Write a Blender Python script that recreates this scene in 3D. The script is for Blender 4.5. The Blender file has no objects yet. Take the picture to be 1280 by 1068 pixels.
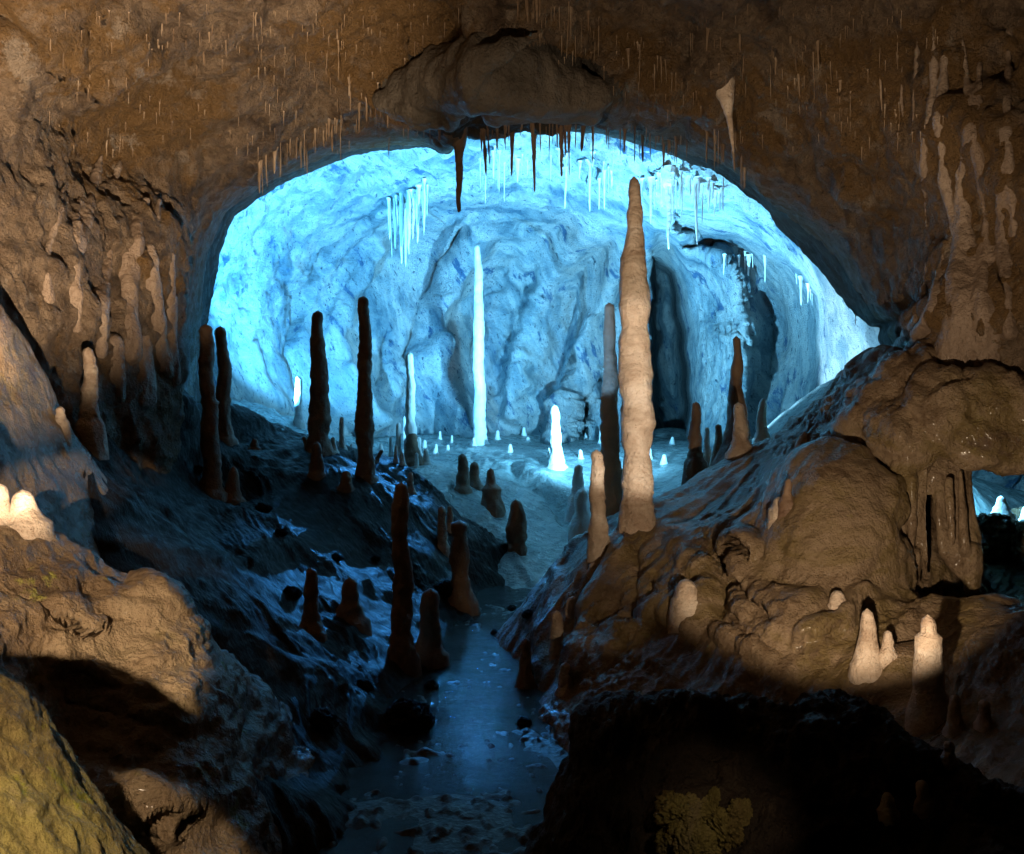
import bpy, math, random
import numpy as np
from mathutils import Vector
from mathutils.bvhtree import BVHTree
random.seed(7); rng = np.random.default_rng(7)
S = bpy.context.scene; COL = S.collection
F = 1108.5; CX, CY, EYE = 640.0, 534.0, 2.5

# ---------------------------------------------------------------- pixels <-> world
def at(px, py, d):
    return np.array([d*(px-CX)/F, d, EYE - d*(py-CY)/F])
def proj(P):
    y = np.maximum(P[..., 1], .05)
    return CX + F*P[..., 0]/y, CY - F*(P[..., 2]-EYE)/y

# ---------------------------------------------------------------- noise
_perm = rng.permutation(256).astype(np.int64); _perm = np.concatenate([_perm]*3)
_g = rng.normal(size=(256, 3)); _g /= np.linalg.norm(_g, axis=1)[:, None]
def perlin(P):
    shp = P.shape[:-1]; P = P.reshape(-1, 3)
    out = np.empty(len(P))
    for s in range(0, len(P), 200000):
        Q = P[s:s+200000]; i = np.floor(Q).astype(np.int64); f = Q - i; i &= 255
        u = f*f*f*(f*(f*6-15)+10); r = 0
        for dx in (0, 1):
            wx = u[:, 0] if dx else 1-u[:, 0]
            for dy in (0, 1):
                wy = u[:, 1] if dy else 1-u[:, 1]
                for dz in (0, 1):
                    wz = u[:, 2] if dz else 1-u[:, 2]
                    h = _perm[_perm[_perm[i[:, 0]+dx]+i[:, 1]+dy]+i[:, 2]+dz]
                    g = _g[h]
                    r = r + wx*wy*wz*(g[:, 0]*(f[:, 0]-dx)+g[:, 1]*(f[:, 1]-dy)+g[:, 2]*(f[:, 2]-dz))
        out[s:s+200000] = r
    return out.reshape(shp)*1.6
def fbm(P, freq, octv=4, gain=.5, off=0.):
    r, a = 0, 1.
    for k in range(octv):
        r = r + a*perlin(P*freq + off + 17.3*k); freq *= 2.03; a *= gain
    return r
def ridged(P, freq, octv=4, gain=.5, off=0.):
    r, a = 0, 1.
    for k in range(octv):
        r = r + a*(1-2*np.abs(perlin(P*freq + off + 11.7*k))); freq *= 2.03; a *= gain
    return r
def smooth(a, b, x):
    t = np.clip((x-a)/(b-a), 0, 1); return t*t*(3-2*t)

# ---------------------------------------------------------------- thin plate fit
def tps(pts, val, lam=1e-3, sc=1.0):
    X = np.asarray(pts, float)/sc; v = np.asarray(val, float); n = len(X)
    def phi(r2): return .5*r2*np.log(r2+1e-9)
    K = phi(((X[:, None]-X[None])**2).sum(-1)) + lam*np.eye(n)
    Pm = np.c_[np.ones(n), X]
    A = np.block([[K, Pm], [Pm.T, np.zeros((3, 3))]])
    w = np.linalg.solve(A, np.r_[v, 0, 0, 0])
    def ev(x, y):
        shp = x.shape; x = x.ravel()/sc; y = y.ravel()/sc; o = np.empty(len(x))
        for s in range(0, len(x), 100000):
            a, b = x[s:s+100000], y[s:s+100000]
            o[s:s+100000] = phi((a[:, None]-X[:, 0])**2+(b[:, None]-X[:, 1])**2)@w[:n] + w[n]+w[n+1]*a+w[n+2]*b
        return o.reshape(shp)
    return ev

# ---------------------------------------------------------------- meshes
BV = {}
def link_mesh(name, V, Fq, mat, smooth_=True):
    V = np.ascontiguousarray(V, np.float32); Fq = np.ascontiguousarray(Fq, np.int32)
    me = bpy.data.meshes.new(name); k = Fq.shape[1]
    me.vertices.add(len(V)); me.vertices.foreach_set('co', V.ravel())
    me.loops.add(Fq.size); me.loops.foreach_set('vertex_index', Fq.ravel())
    me.polygons.add(len(Fq)); me.polygons.foreach_set('loop_start', np.arange(0, Fq.size, k, dtype=np.int32))
    me.polygons.foreach_set('use_smooth', np.full(len(Fq), smooth_))
    me.update(calc_edges=True)
    o = bpy.data.objects.new(name, me); COL.objects.link(o)
    if mat: me.materials.append(mat)
    return o
def grid_faces(h, w, wrap=False, keep=None):
    r = np.arange(h-1)[:, None]; c = np.arange(w if wrap else w-1)[None]; c2 = (c+1) % w
    q = np.stack([r*w+c, r*w+c2, (r+1)*w+c2, (r+1)*w+c], -1)
    if keep is not None: q = q[keep[:q.shape[0], :q.shape[1]]]
    return q.reshape(-1, 4)
def gnormals(P, wrap=False):
    du = np.gradient(P, axis=0)
    if wrap: dv = (np.roll(P, -1, 1)-np.roll(P, 1, 1))/2
    else: dv = np.gradient(P, axis=1)
    n = np.cross(du, dv); l = np.linalg.norm(n, axis=-1, keepdims=True)
    return n/np.maximum(l, 1e-9)
def toward(P, N, c):
    """make normals point to the open side of the cave"""
    s = np.sign(((np.asarray(c)-P)*N).sum(-1, keepdims=True)); s[s == 0] = 1
    return N*s
def polydist(px, py, pl):
    best = np.full(px.shape, 1e9); tt = np.zeros(px.shape)
    pl = np.asarray(pl, float); L = len(pl)-1
    for k in range(L):
        a, b = pl[k, :2], pl[k+1, :2]; ab = b-a
        t = np.clip(((px-a[0])*ab[0]+(py-a[1])*ab[1])/(ab@ab+1e-9), 0, 1)
        d = np.hypot(px-a[0]-t*ab[0], py-a[1]-t*ab[1])
        m = d < best; best = np.where(m, d, best); tt = np.where(m, (k+t)/L, tt)
    return best, tt
def inpoly(px, py, pl):
    r = np.zeros(px.shape, bool); n = len(pl)
    for i in range(n):
        x1, y1 = pl[i]; x2, y2 = pl[(i+1) % n]
        c = ((y1 > py) != (y2 > py)) & (px < (x2-x1)*(py-y1)/((y2-y1) or 1e-9)+x1)
        r ^= c
    return r
def feats(P, N, fl, wob=5., k=1.):
    """ridges (amp>0, toward the open side) and grooves (amp<0): (polyline, width px, amp m)"""
    px, py = proj(P)
    W = perlin(np.stack([px/38, py/38, px*0], -1))*wob; W2 = perlin(np.stack([px/31, py/31, px*0+9], -1))*wob
    px = px+W; py = py+W2
    D = np.zeros(px.shape)
    for f in fl:
        pl, wd, amp = f[:3]
        q = np.asarray(pl, float); m = (px > q[:, 0].min()-3*wd) & (px < q[:, 0].max()+3*wd) & (py > q[:, 1].min()-3*wd) & (py < q[:, 1].max()+3*wd)
        if not m.any(): continue
        d, t = polydist(px[m], py[m], q)
        e = np.exp(-(d/wd)**2)*amp*k*(1 if len(f) < 4 else np.clip(np.minimum(t, 1-t)*4+.15, 0, 1))
        D[m] += e
    return P + N*D[..., None]
def blobs(P, N, bl):
    px, py = proj(P); D = np.zeros(px.shape); Q = np.stack([px/55, py/55, px*0], -1); px = px+13*perlin(Q); py = py+13*perlin(Q+7.7)
    for cx, cy, rx, ry, ang, amp in bl:
        a = math.radians(ang); x = (px-cx)*math.cos(a)+(py-cy)*math.sin(a); y = -(px-cx)*math.sin(a)+(py-cy)*math.cos(a)
        r2 = (x/rx)**2+(y/ry)**2
        D += amp*np.where(r2 < 1.7, np.maximum(1-r2/1.7, 0)**1.5, 0)
    return P+N*D[..., None]
def setp(o, label=None, cat=None, group=None, kind=None):
    if label: o['label'] = label
    if cat: o['category'] = cat
    if group: o['group'] = group
    if kind: o['kind'] = kind
    return o
def bvh_of(o):
    me = o.data; V = np.empty(len(me.vertices)*3, np.float32); me.vertices.foreach_get('co', V)
    n = len(me.polygons); I = np.empty(len(me.loops), np.int32); me.loops.foreach_get('vertex_index', I)
    V = V.reshape(-1, 3); I = I.reshape(n, -1)
    return BVHTree.FromPolygons([Vector(v) for v in V.tolist()], I.tolist())
def hit(px, py, names):
    o = Vector((0, 0, EYE)); d = Vector(at(px, py, 1.0))-o; d.normalize(); best = None
    for n in names:
        if n not in BV: BV[n] = bvh_of(bpy.data.objects[n])
        r = BV[n].ray_cast(o, d)
        if r[0] is not None and (best is None or r[3] < best[1]): best = (r[0], r[3])
    return None if best is None else np.array(best[0])

# ---------------------------------------------------------------- materials
def rock(name, cols, cscale=.8, rough=(.35, .7), bump=((9, .05), (30, .02)), spec=.5, stretch=None, sharp=None, spots=None, coat=0., aniso=None, sss=0.):
    m = bpy.data.materials.new(name); m.use_nodes = True; nt = m.node_tree; N = nt.nodes; L = nt.links
    b = N['Principled BSDF']; g = N.new('ShaderNodeNewGeometry')
    vec = g.outputs['Position']
    def mapped(scale, rot=(0, 0, 0), src=None):
        if rot != (0, 0, 0):
            src = N.new('ShaderNodeVectorRotate'); src.rotation_type = 'EULER_XYZ'; src.inputs['Rotation'].default_value = rot
            L.new(g.outputs['Position'], src.inputs['Vector']); src = src.outputs['Vector']; rot = (0, 0, 0)
        mp = N.new('ShaderNodeMapping'); mp.inputs['Scale'].default_value = scale; mp.inputs['Rotation'].default_value = rot
        L.new(src or g.outputs['Position'], mp.inputs['Vector']); return mp.outputs['Vector']
    cv = mapped(*stretch) if stretch else vec
    n1 = N.new('ShaderNodeTexNoise'); n1.inputs['Scale'].default_value = cscale; n1.inputs['Detail'].default_value = 9; n1.inputs['Roughness'].default_value = .68
    n1.inputs['Distortion'].default_value = .6
    L.new(cv, n1.inputs['Vector'])
    r = N.new('ShaderNodeValToRGB'); e = r.color_ramp.elements
    pos = np.linspace(.34, .66, len(cols))
    e[0].position = pos[0]; e[0].color = (*cols[0], 1); e[1].position = pos[-1]; e[1].color = (*cols[-1], 1)
    for p, c in list(zip(pos, cols))[1:-1]:
        x = e.new(p); x.color = (*c, 1)
    L.new(n1.outputs['Fac'], r.inputs['Fac']); colr = r.outputs['Color']
    for (ssc, th, sc_col) in (spots or ()):
        n2 = N.new('ShaderNodeTexNoise'); n2.inputs['Scale'].default_value = ssc; n2.inputs['Detail'].default_value = 8; n2.inputs['Roughness'].default_value = .75
        L.new(cv, n2.inputs['Vector'])
        mr = N.new('ShaderNodeMapRange'); mr.inputs['From Min'].default_value = th; mr.inputs['From Max'].default_value = th+.05
        L.new(n2.outputs['Fac'], mr.inputs['Value'])
        mx = N.new('ShaderNodeMix'); mx.data_type = 'RGBA'; L.new(mr.outputs['Result'], mx.inputs['Factor'])
        L.new(colr, mx.inputs['A']); mx.inputs['B'].default_value = (*sc_col, 1); colr = mx.outputs['Result']
    L.new(colr, b.inputs['Base Color'])
    n3 = N.new('ShaderNodeTexNoise'); n3.inputs['Scale'].default_value = cscale*5; n3.inputs['Detail'].default_value = 6; L.new(vec, n3.inputs['Vector'])
    mr = N.new('ShaderNodeMapRange'); mr.inputs['From Min'].default_value = .35; mr.inputs['From Max'].default_value = .65
    mr.inputs['To Min'].default_value = rough[0]; mr.inputs['To Max'].default_value = rough[1]
    L.new(n3.outputs['Fac'], mr.inputs['Value']); L.new(mr.outputs['Result'], b.inputs['Roughness'])
    b.inputs['Specular IOR Level'].default_value = spec; b.inputs['Coat Weight'].default_value = coat; b.inputs['Coat Roughness'].default_value = .14
    if sss:
        b.inputs['Subsurface Weight'].default_value = sss; b.inputs['Subsurface Radius'].default_value = (.06, .04, .03); b.inputs['Subsurface Scale'].default_value = .5
    prev = None
    for bb in bump:
        sc, dist = bb[0], bb[1]
        t = N.new('ShaderNodeTexNoise'); t.inputs['Scale'].default_value = sc; t.inputs['Detail'].default_value = 7; t.inputs['Roughness'].default_value = .62
        if len(bb) > 2 and bb[2] == 'r': t.noise_type = 'RIDGED_MULTIFRACTAL'
        L.new(mapped(*aniso) if aniso else vec, t.inputs['Vector'])
        bp = N.new('ShaderNodeBump'); bp.inputs['Strength'].default_value = 1; bp.inputs['Distance'].default_value = dist
        L.new(t.outputs['Fac'], bp.inputs['Height'])
        if prev: L.new(prev, bp.inputs['Normal'])
        prev = bp.outputs['Normal']
    if prev: L.new(prev, b.inputs['Normal'])
    return m
M = {}
M['ceil'] = rock('brown cave rock', [(.07, .045, .028), (.16, .108, .07), (.30, .215, .145), (.19, .13, .085), (.10, .066, .04)], 1.3, (.32, .65), ((3.5, .35), (11, .24), (34, .09)), spots=((.38, .49, (.22, .128, .05)), (1.7, .58, (.36, .28, .21)), (9, .60, (.05, .03, .018)), (14, .63, (.45, .36, .27))))
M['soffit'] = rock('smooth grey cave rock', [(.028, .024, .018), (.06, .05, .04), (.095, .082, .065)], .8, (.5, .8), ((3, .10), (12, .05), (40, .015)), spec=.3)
M['blue'] = rock('pale calcite wall', [(.14, .27, .36), (.45, .56, .60), (.86, .88, .85), (.34, .47, .53)], .75, (.4, .75), ((3.5, .42), (12, .40), (38, .16)), stretch=((1.2, 1.0, .42), (0, .5, 0)), spots=((1.1, .575, (.09, .22, .40)), (6, .585, (.05, .12, .18)), (19, .585, (.02, .06, .10))))
M['bluefloor'] = rock('pale calcite floor', [(.12, .17, .17), (.26, .33, .33), (.46, .52, .51)], .9, (.18, .45), ((4, .09), (15, .04)), spots=((2.0, .58, (.07, .11, .11)), (9, .61, (.04, .07, .08))))
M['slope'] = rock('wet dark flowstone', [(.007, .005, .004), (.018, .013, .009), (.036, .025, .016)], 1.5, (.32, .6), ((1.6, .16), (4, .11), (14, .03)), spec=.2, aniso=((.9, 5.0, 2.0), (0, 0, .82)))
M['lip'] = rock('dark dry rock', [(.02, .014, .01), (.042, .03, .02), (.075, .052, .034)], 2, (.5, .8), ((4, .12), (14, .06)), spec=.3)  # near-black tone holds the lip in shade beside the ochre rocks
M['mound'] = rock('brown flowstone', [(.075, .045, .026), (.155, .102, .06), (.25, .178, .112), (.17, .12, .05), (.11, .07, .042)], .9, (.2, .45), ((3, .10), (11, .05), (42, .016)), spec=.4, coat=.12, spots=((2.4, .63, (.22, .175, .06)), (10, .66, (.05, .03, .02))))
M['yellow'] = rock('ochre rock', [(.14, .10, .04), (.25, .19, .07), (.30, .25, .08), (.30, .24, .13)], 2.0, (.4, .7), ((7, .05), (24, .035), (70, .014)), spots=((3.0, .60, (.30, .29, .04)), (16, .62, (.08, .055, .03))), spec=.2)
M['tan'] = rock('tan calcite', [(.34, .235, .165), (.56, .44, .34), (.72, .61, .51)], 1.9, (.3, .6), ((6, .06), (22, .03), (70, .008)), stretch=((1, 1, 2.0), (0, 0, 0)), sss=.1, spots=((7, .63, (.26, .16, .10)),))
M['lobe'] = rock('grey ceiling rock', [(.07, .058, .045), (.135, .112, .088), (.20, .168, .135)], 1.0, (.35, .65), ((3, .14), (10, .07), (34, .025)), spec=.4)
M['dark'] = rock('brown calcite', [(.14, .08, .05), (.22, .14, .09), (.30, .2, .13)], 2.0, (.4, .65), ((8, .03), (35, .012)))
M['white'] = rock('white calcite', [(.62, .66, .66), (.76, .78, .77), (.84, .85, .84)], 2.0, (.25, .5), ((8, .03), (35, .012)), sss=.15)
M['drape'] = rock('beige wall flowstone', [(.14, .095, .065), (.25, .18, .13), (.34, .26, .20)], 1.2, (.22, .5), ((4, .08), (14, .04), (40, .012)), stretch=((1.6, 1.6, .5), (0, 0, 0)), spec=.45)
M['straw'] = rock('straw calcite', [(.16, .10, .06), (.27, .19, .125), (.40, .31, .23)], 3.0, (.3, .5), ((20, .01),))
M['water'] = rock('stream water', [(.002, .003, .004), (.003, .004, .005), (.004, .006, .007)], 6, (.05, .15), ((2.4, .35), (6, .32), (16, .12)), spec=1., aniso=((.8, 1.3, 1), (0, 0, 0)))
M['gravel'] = rock('wet gravel', [(.006, .005, .005), (.016, .014, .012), (.032, .027, .02)], 5, (.3, .55), ((9, .03), (30, .01)), spec=.35)
M['bank'] = rock('wet tan flowstone', [(.11, .07, .04), (.22, .15, .088), (.32, .235, .145), (.21, .16, .07)], .8, (.22, .45), ((3, .09), (10, .04), (40, .012)), spots=((2.0, .60, (.25, .23, .05)), (12, .68, (.06, .04, .025))), spec=.3, coat=.1)

# ---------------------------------------------------------------- front chamber shell (loft of rings round the opening)
C0 = (665., 400.)
B = [(255,520,16),(257,450,16.2),(263,380,16.4),(272,320,16.5),(292,270,16.5),(335,237,16.4),(420,197,16.3),(490,186,16.3),(560,187,15.6),(610,172,15),(650,165,15),(700,166,15),(760,172,15),(810,184,15),(860,200,14.5),(905,217,14.5),(935,243,14.5),(960,262,14),(982,292,14),(1022,330,13.8),(1046,364,13.5),(1074,396,13.3),(1094,420,13),(1106,446,13),(1140,500,12.5),(1150,620,11),(1000,860,11),(640,900,12),(300,860,12),(240,640,14.5)]
C = [(212,540,11.5),(217,450,11.8),(225,380,12),(235,310,12.2),(255,262,12.5),(310,222,13),(350,198,13.2),(400,176,13.5),(470,163,13.7),(530,165,13.7),(575,172,13.2),(612,158,13),(650,150,13),(700,150,13),(760,152,13),(820,160,12.8),(870,170,12.5),(925,190,12.2),(975,225,12),(1040,277,11.6),(1086,328,11.2),(1118,378,11),(1140,430,10.8),(1160,520,10.5),(1260,760,8.5),(1000,1000,8),(640,1050,8),(260,950,9),(190,700,10.5)]
Dr = [(120,540,10),(105,400,10),(110,280,10.2),(140,160,10.6),(250,90,10.9),(400,60,11),(640,55,10.8),(900,80,10.2),(1060,150,9.7),(1160,260,9.2),(1190,380,9.1),(1230,500,9),(1310,750,7),(900,1200,6),(640,1200,6),(100,950,7),(100,700,9)]
E = [(-30,600,7),(-40,400,7.2),(-40,200,7.5),(-20,20,8),(200,-40,8.4),(640,-60,8.2),(1000,-50,8),(1300,-20,7.6),(1330,200,7.3),(1340,400,7.2),(1350,600,7),(1360,900,5),(640,1500,4),(0,1200,4.5),(-40,850,6)]
th = np.concatenate([np.linspace(-.55, math.pi+.75, 1150, endpoint=False), np.linspace(math.pi+.75, 2*math.pi-.55, 90, endpoint=False)])
def ring(pts, sx=1., dd=0.):
    p = np.array(pts, float); a = np.arctan2(-(p[:, 1]-C0[1]), p[:, 0]-C0[0]); r = np.hypot(p[:, 0]-C0[0], p[:, 1]-C0[1])
    o = np.argsort(a); a, r, d = a[o], r[o], p[o, 2]
    aa = np.r_[a-2*math.pi, a, a+2*math.pi]; t = (th+math.pi) % (2*math.pi)-math.pi
    rr = np.interp(t, aa, np.tile(r, 3))*sx; d = np.interp(t, aa, np.tile(d, 3))+dd
    k = np.hanning(15); k /= k.sum()
    if sx == 1 and dd == 0 and len(pts) < 28:
        rr = np.convolve(np.r_[rr[-7:], rr, rr[:7]], k, 'valid'); d = np.convolve(np.r_[d[-7:], d, d[:7]], k, 'valid')
    x = C0[0]+rr*np.cos(th); y = C0[1]-rr*np.sin(th)
    return np.stack([d*(x-CX)/F, d, EYE-d*(y-CY)/F], -1)
def wring(y, hx, hz, cz=2.6, p=3.2):
    c, s = np.cos(th), np.sin(th); r = 1/((np.abs(c)/hx)**p+(np.abs(s)/hz)**p)**(1/p)
    return np.stack([r*c, np.full(len(th), y), cz+r*s], -1)
R = [ring(B, 1.45, 2.9), ring(B, 1.14, 2.4), ring(B, 1.03, .6), ring(B), ring(C), ring(Dr), ring(E), wring(2.5, 4.9, 4.3), wring(-3, 4.6, 4.2), wring(-5.5, 2.5, 2.5), wring(-5.8, .02, .02)]
cnt = [14, 22, 10, 60, 100, 110, 40, 25, 12, 6]
rows = []
for k, n in enumerate(cnt):
    p0, p1, p2, p3 = R[max(k-1, 0)], R[k], R[k+1], R[min(k+2, len(R)-1)]
    for t in np.linspace(0, 1, n, endpoint=False):
        cr = .5*((2*p1)+(p2-p0)*t+(2*p0-5*p1+4*p2-p3)*t*t+(3*p1-p0-3*p2+p3)*t**3)
        rows.append(.5*cr+.5*(p1*(1-t)+p2*t))
rows.append(R[-1]); P = np.array(rows)
px0, py0 = proj(P)
ax = np.array([0, 7., 2.8])
def Nsh(P):
    n = gnormals(P, True); axp = np.stack([P[..., 0]*0, P[..., 1], P[..., 2]*0+2.8], -1)
    return toward(P, n, axp)
rid = np.repeat(np.arange(len(cnt)), cnt); rid = np.r_[rid, len(cnt)]
tt = np.concatenate([np.linspace(0, 1, n, endpoint=False) for n in cnt]+[[0]])
# roughness weight: soffit (between B and C) is smooth grey, the rest is crusted
wr = np.where(rid < 3, .2, np.where(rid == 3, .2+.5*smooth(.6, 1, tt), np.where(rid == 4, .7+.3*smooth(0, .5, tt), 1.)))[:, None]
N_ = Nsh(P)
P = P + N_*(.38*fbm(P, .42, 3)*wr)[..., None]
P = blobs(P, N_, [(600,62,115,46,-8,.75),(705,80,80,32,12,.5),(490,80,60,32,-8,.4),(160,210,90,70,-30,-.2),(60,60,120,70,0,.35),(300,120,80,60,20,.3),(780,90,120,40,15,.3),(1000,200,120,50,35,.25),(905,95,22,32,0,.3),(850,150,22,24,20,-.3),(1250,50,80,80,0,-.4),(1190,140,40,110,0,.2),(1205,410,50,90,0,.4)])
fl = [([(556,185),(572,140),(590,95),(620,65),(665,52)],16,.3),([(578,185),(604,130),(640,95),(670,80)],13,-.25),([(470,75),(510,45),(560,35),(620,45)],16,.25),([(500,90),(540,70),(600,60)],12,-.18),([(480,140),(500,110),(530,90)],14,.2),([(670,110),(720,100),(770,120)],14,.2),
      ([(90,125),(130,95),(180,65),(220,45)],12,.3),([(90,110),(92,165)],3,-.3),
      ([(1000,470),(1060,430),(1120,400),(1160,370)],7,-.25),
]
P = feats(P, N_, fl, 6, .42)
N_ = Nsh(P)
P = P + N_*((.065*ridged(P, 1.7, 4, .55)+.07*fbm(P*[1, 1, .5], 3.2, 3))*wr + .02*fbm(P, 6, 2)*(rid < 9)[:, None])[..., None]
WIN = [(1130,560),(1100,600),(1100,690),(1120,760),(1420,800),(1420,520),(1260,520)]
px1, py1 = proj(P)
keep = ~(inpoly(px1, py1, WIN) & (P[..., 1] > 4))
shell = link_mesh('cave_wall', P.reshape(-1, 3), grid_faces(P.shape[0], P.shape[1], True, keep), M['ceil'])
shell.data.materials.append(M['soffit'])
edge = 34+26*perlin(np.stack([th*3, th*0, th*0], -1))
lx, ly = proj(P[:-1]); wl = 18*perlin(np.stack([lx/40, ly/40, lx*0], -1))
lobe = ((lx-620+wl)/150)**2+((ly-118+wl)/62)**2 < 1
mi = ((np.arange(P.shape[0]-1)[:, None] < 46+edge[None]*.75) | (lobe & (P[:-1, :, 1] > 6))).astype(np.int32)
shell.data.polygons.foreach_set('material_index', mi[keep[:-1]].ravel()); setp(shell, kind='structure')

# ---------------------------------------------------------------- blue chamber wall
cp = [(660,400,28),(560,400,28),(450,400,26),(350,400,23.5),(265,400,20.5),(200,400,17.5),(120,400,15),(40,400,14),
 (660,300,26.5),(500,300,26),(350,280,22),(400,220,20.5),(300,250,19),(230,260,17),(660,180,18.8),(560,190,19),(480,190,19.5),(640,120,16.8),(500,130,16.8),(800,120,16),(640,40,15.5),
 (660,230,22.5),(590,250,23.5),(760,200,18.5),(760,250,21.5),(850,220,17.5),(850,255,18.0),(760,350,26.5),(760,450,27),(830,450,27),(900,430,24),(870,330,24.5),(930,480,22.5),(960,400,22.5),(1000,420,20.5),(1030,420,18),(1055,430,17),(1085,440,16.3),(1150,450,15.5),(980,300,18),(1050,330,15.7),(1000,200,15.2),
 (600,500,27.5),(450,500,25),(350,500,22.5),(270,500,19.5),(700,540,26.5),(850,540,25),(950,540,21),(1050,500,17.8),(600,620,27.5),(400,600,23.5),(850,640,24),(1000,620,20),(200,600,17),(60,600,14),
 (1240,620,21),(1200,600,20),(1320,600,21),(1180,500,16),(1400,560,19),(1400,700,19),(600,760,27),(1000,760,20)]
cp = np.array(cp, float); Dw = tps(cp[:, :2], cp[:, 2], 2e-3, 300.)
gx, gy = np.meshgrid(np.linspace(40, 1420, 860), np.linspace(0, 740, 470))
D = Dw(gx, gy)
wob = 6*perlin(np.stack([gx/45, gy/45, gx*0], -1)); wob2 = 5*perlin(np.stack([gx/40, gy/40, gx*0+5], -1))
qx, qy = gx+wob, gy+wob2
# recess under the ledge on the right, the dark hole and the slots
def region(pl, w, amp):
    ins = inpoly(qx, qy, pl); d, _ = polydist(qx, qy, list(pl)+[pl[0]])
    return amp*smooth(-w, w, np.where(ins, d, -d))
D += region([(846,264),(880,278),(930,300),(960,318),(1000,345),(1022,370),(1018,430),(1012,520),(950,560),(900,590),(835,580),(820,420),(815,310)], 15, 2.6)
D -= region([(838,275),(870,300),(905,315),(935,350),(950,400),(945,450),(935,500),(930,570),(868,570),(862,480),(858,400),(845,340)], 20, 3.2)
D += region([(818,318),(838,340),(850,400),(858,470),(862,560),(818,566),(815,450)], 6, 9)
D += region([(716,452),(724,480),(730,546),(710,548)], 4, 5.)
D += region([(744,460),(756,480),(752,510),(742,500)], 4, 2.)
D += region([(505,290),(580,240),(640,250),(560,300),(490,330)], 20, .3)
gy_, gx_ = np.gradient(D); steep = np.hypot(gx_/(D*1.6/F), gy_/(D*1.57/F)); flat = 1/(1+(steep/1.6)**2)
k_ = np.ones(9)/9
for _ in range(2): flat = np.apply_along_axis(lambda v: np.convolve(np.pad(v, 4, 'edge'), k_, 'valid'), 1, flat)
P = np.stack([D*(gx-CX)/F, D, EYE-D*(gy-CY)/F], -1)
N_ = toward(P, gnormals(P), (0, 14, 3))
fl = [([(455,215),(420,240),(385,285),(350,320),(325,380),(312,425)],4,-.4),([(440,225),(405,255),(370,285),(345,310)],4,.25),([(315,300),(305,340),(300,390)],4,-.25),([(545,262),(500,275),(460,295),(430,320)],5,-.35),
 ([(530,285),(490,300),(455,315)],4,-.3),([(545,234),(510,248),(470,262)],7,.75),
 ([(420,470),(450,520),(500,555)],7,.3),([(395,480),(420,520),(460,560)],6,-.3),([(545,430),(548,480),(570,520),(610,545)],7,-.35),([(530,400),(528,460),(545,510),(580,545)],8,.35),
 ([(690,520),(740,470),(752,400),(770,340),(800,310)],9,.5),([(735,520),(735,460),(760,380)],7,-.4),([(660,330),(700,300),(740,290),(790,295)],10,.4),([(640,360),(650,420),(640,480)],8,.2),
 ([(955,318),(998,375),(1012,450),(990,540)],9,.5),([(975,345),(985,420),(970,520)],8,-.4),([(1030,370),(1040,440),(1020,520)],8,.3),([(722,560),(742,480),(758,400),(790,335),(840,305),(890,300)],8,-.5),
 ([(582,290),(548,335),(522,390),(508,450),(506,515)],4.5,-1.3),([(470,262),(415,310),(380,370),(366,440),(380,510)],4,-.7),([(600,300),(566,345),(542,400),(530,455),(540,510),(590,552)],15,1.0),([(640,330),(600,380),(585,440),(600,500),(650,545)],12,-.45),([(470,300),(432,360),(412,420),(420,480),(455,530)],14,.85),([(400,310),(372,360),(360,420),(372,480),(410,530)],11,-.45),  # first groove is carved in place of a stalagmite's cast shadow
 ([(345,290),(318,350),(308,410),(320,470),(345,510)],9,.4),([(700,555),(728,470),(744,390),(778,325),(830,296)],14,1.1),([(672,540),(694,440),(722,350),(768,296),(820,280)],13,-.9),([(640,520),(662,430),(690,340),(740,280)],13,.6),([(615,480),(640,400),(668,320),(715,262)],12,-.4),
 ([(470,480),(475,460),(480,420)],5,-.35),([(470,520),(490,480),(530,450)],12,.5)]
for k in range(9):  # flutes running down the lobe
    x = 868+k*9; fl.append(([(x-14+k, 315+abs(k-3)*6), (x, 380), (x+4, 460), (x+2, 545)], 2.6, .13))
for k in range(7):
    x = 962+k*9; fl.append(([(x-8, 360+8*k), (x, 420), (x-6, 520)], 2.2, .1))
P = P+(feats(P, N_, fl)-P)*flat[..., None]
N_ = toward(P, gnormals(P), (0, 14, 3))
px1, py1 = proj(P)
rough_m = np.clip(.18+.95*smooth(430, 300, px1+(py1-330)*.5)*smooth(460, 360, py1)+.8*smooth(300, 230, py1)+.3*smooth(0, .5, fbm(P, .35, 2)), 0, 1.2)*flat
fl_dir = np.stack([P[..., 0]+.5*P[..., 2], P[..., 1]*.6, P[..., 2]*.6-.3*P[..., 0]], -1)
P = P + N_*(.2*fbm(P, .3, 3)*flat+rough_m*(.19*ridged(fl_dir, 1.2, 4, .6)+.10*fbm(P, 4.5, 3, .6)) + .03*fbm(P, 2.5, 3))[..., None]
def swirl(cx, cy, ex, f1, f2, off):
    r = np.hypot((px1-cx)/ex, py1-cy); a = np.arctan2(py1-cy, (px1-cx)/ex)
    q = np.stack([r/f1, np.cos(a)*f2, np.sin(a)*f2+off], -1)
    return ridged(q, 1., 2, .35)
w2 = smooth(130, 60, np.hypot((px1-880)/.8, py1-430))
P = P + N_*((1-w2)*.12*swirl(640, 430, 1.35, 30, .8, 0)*smooth(200, 260, py1)+w2*.13*swirl(835, 560, .55, 15, 1.2, 3)*flat)[..., None]
# scaly roof near the top of the opening
P = P + N_*(smooth(290, 210, py1)*.28*np.abs(perlin(P*2.2)))[..., None]
bw = link_mesh('back_chamber_wall', P.reshape(-1, 3), grid_faces(*P.shape[:2]), M['blue']); setp(bw, kind='structure')

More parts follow.
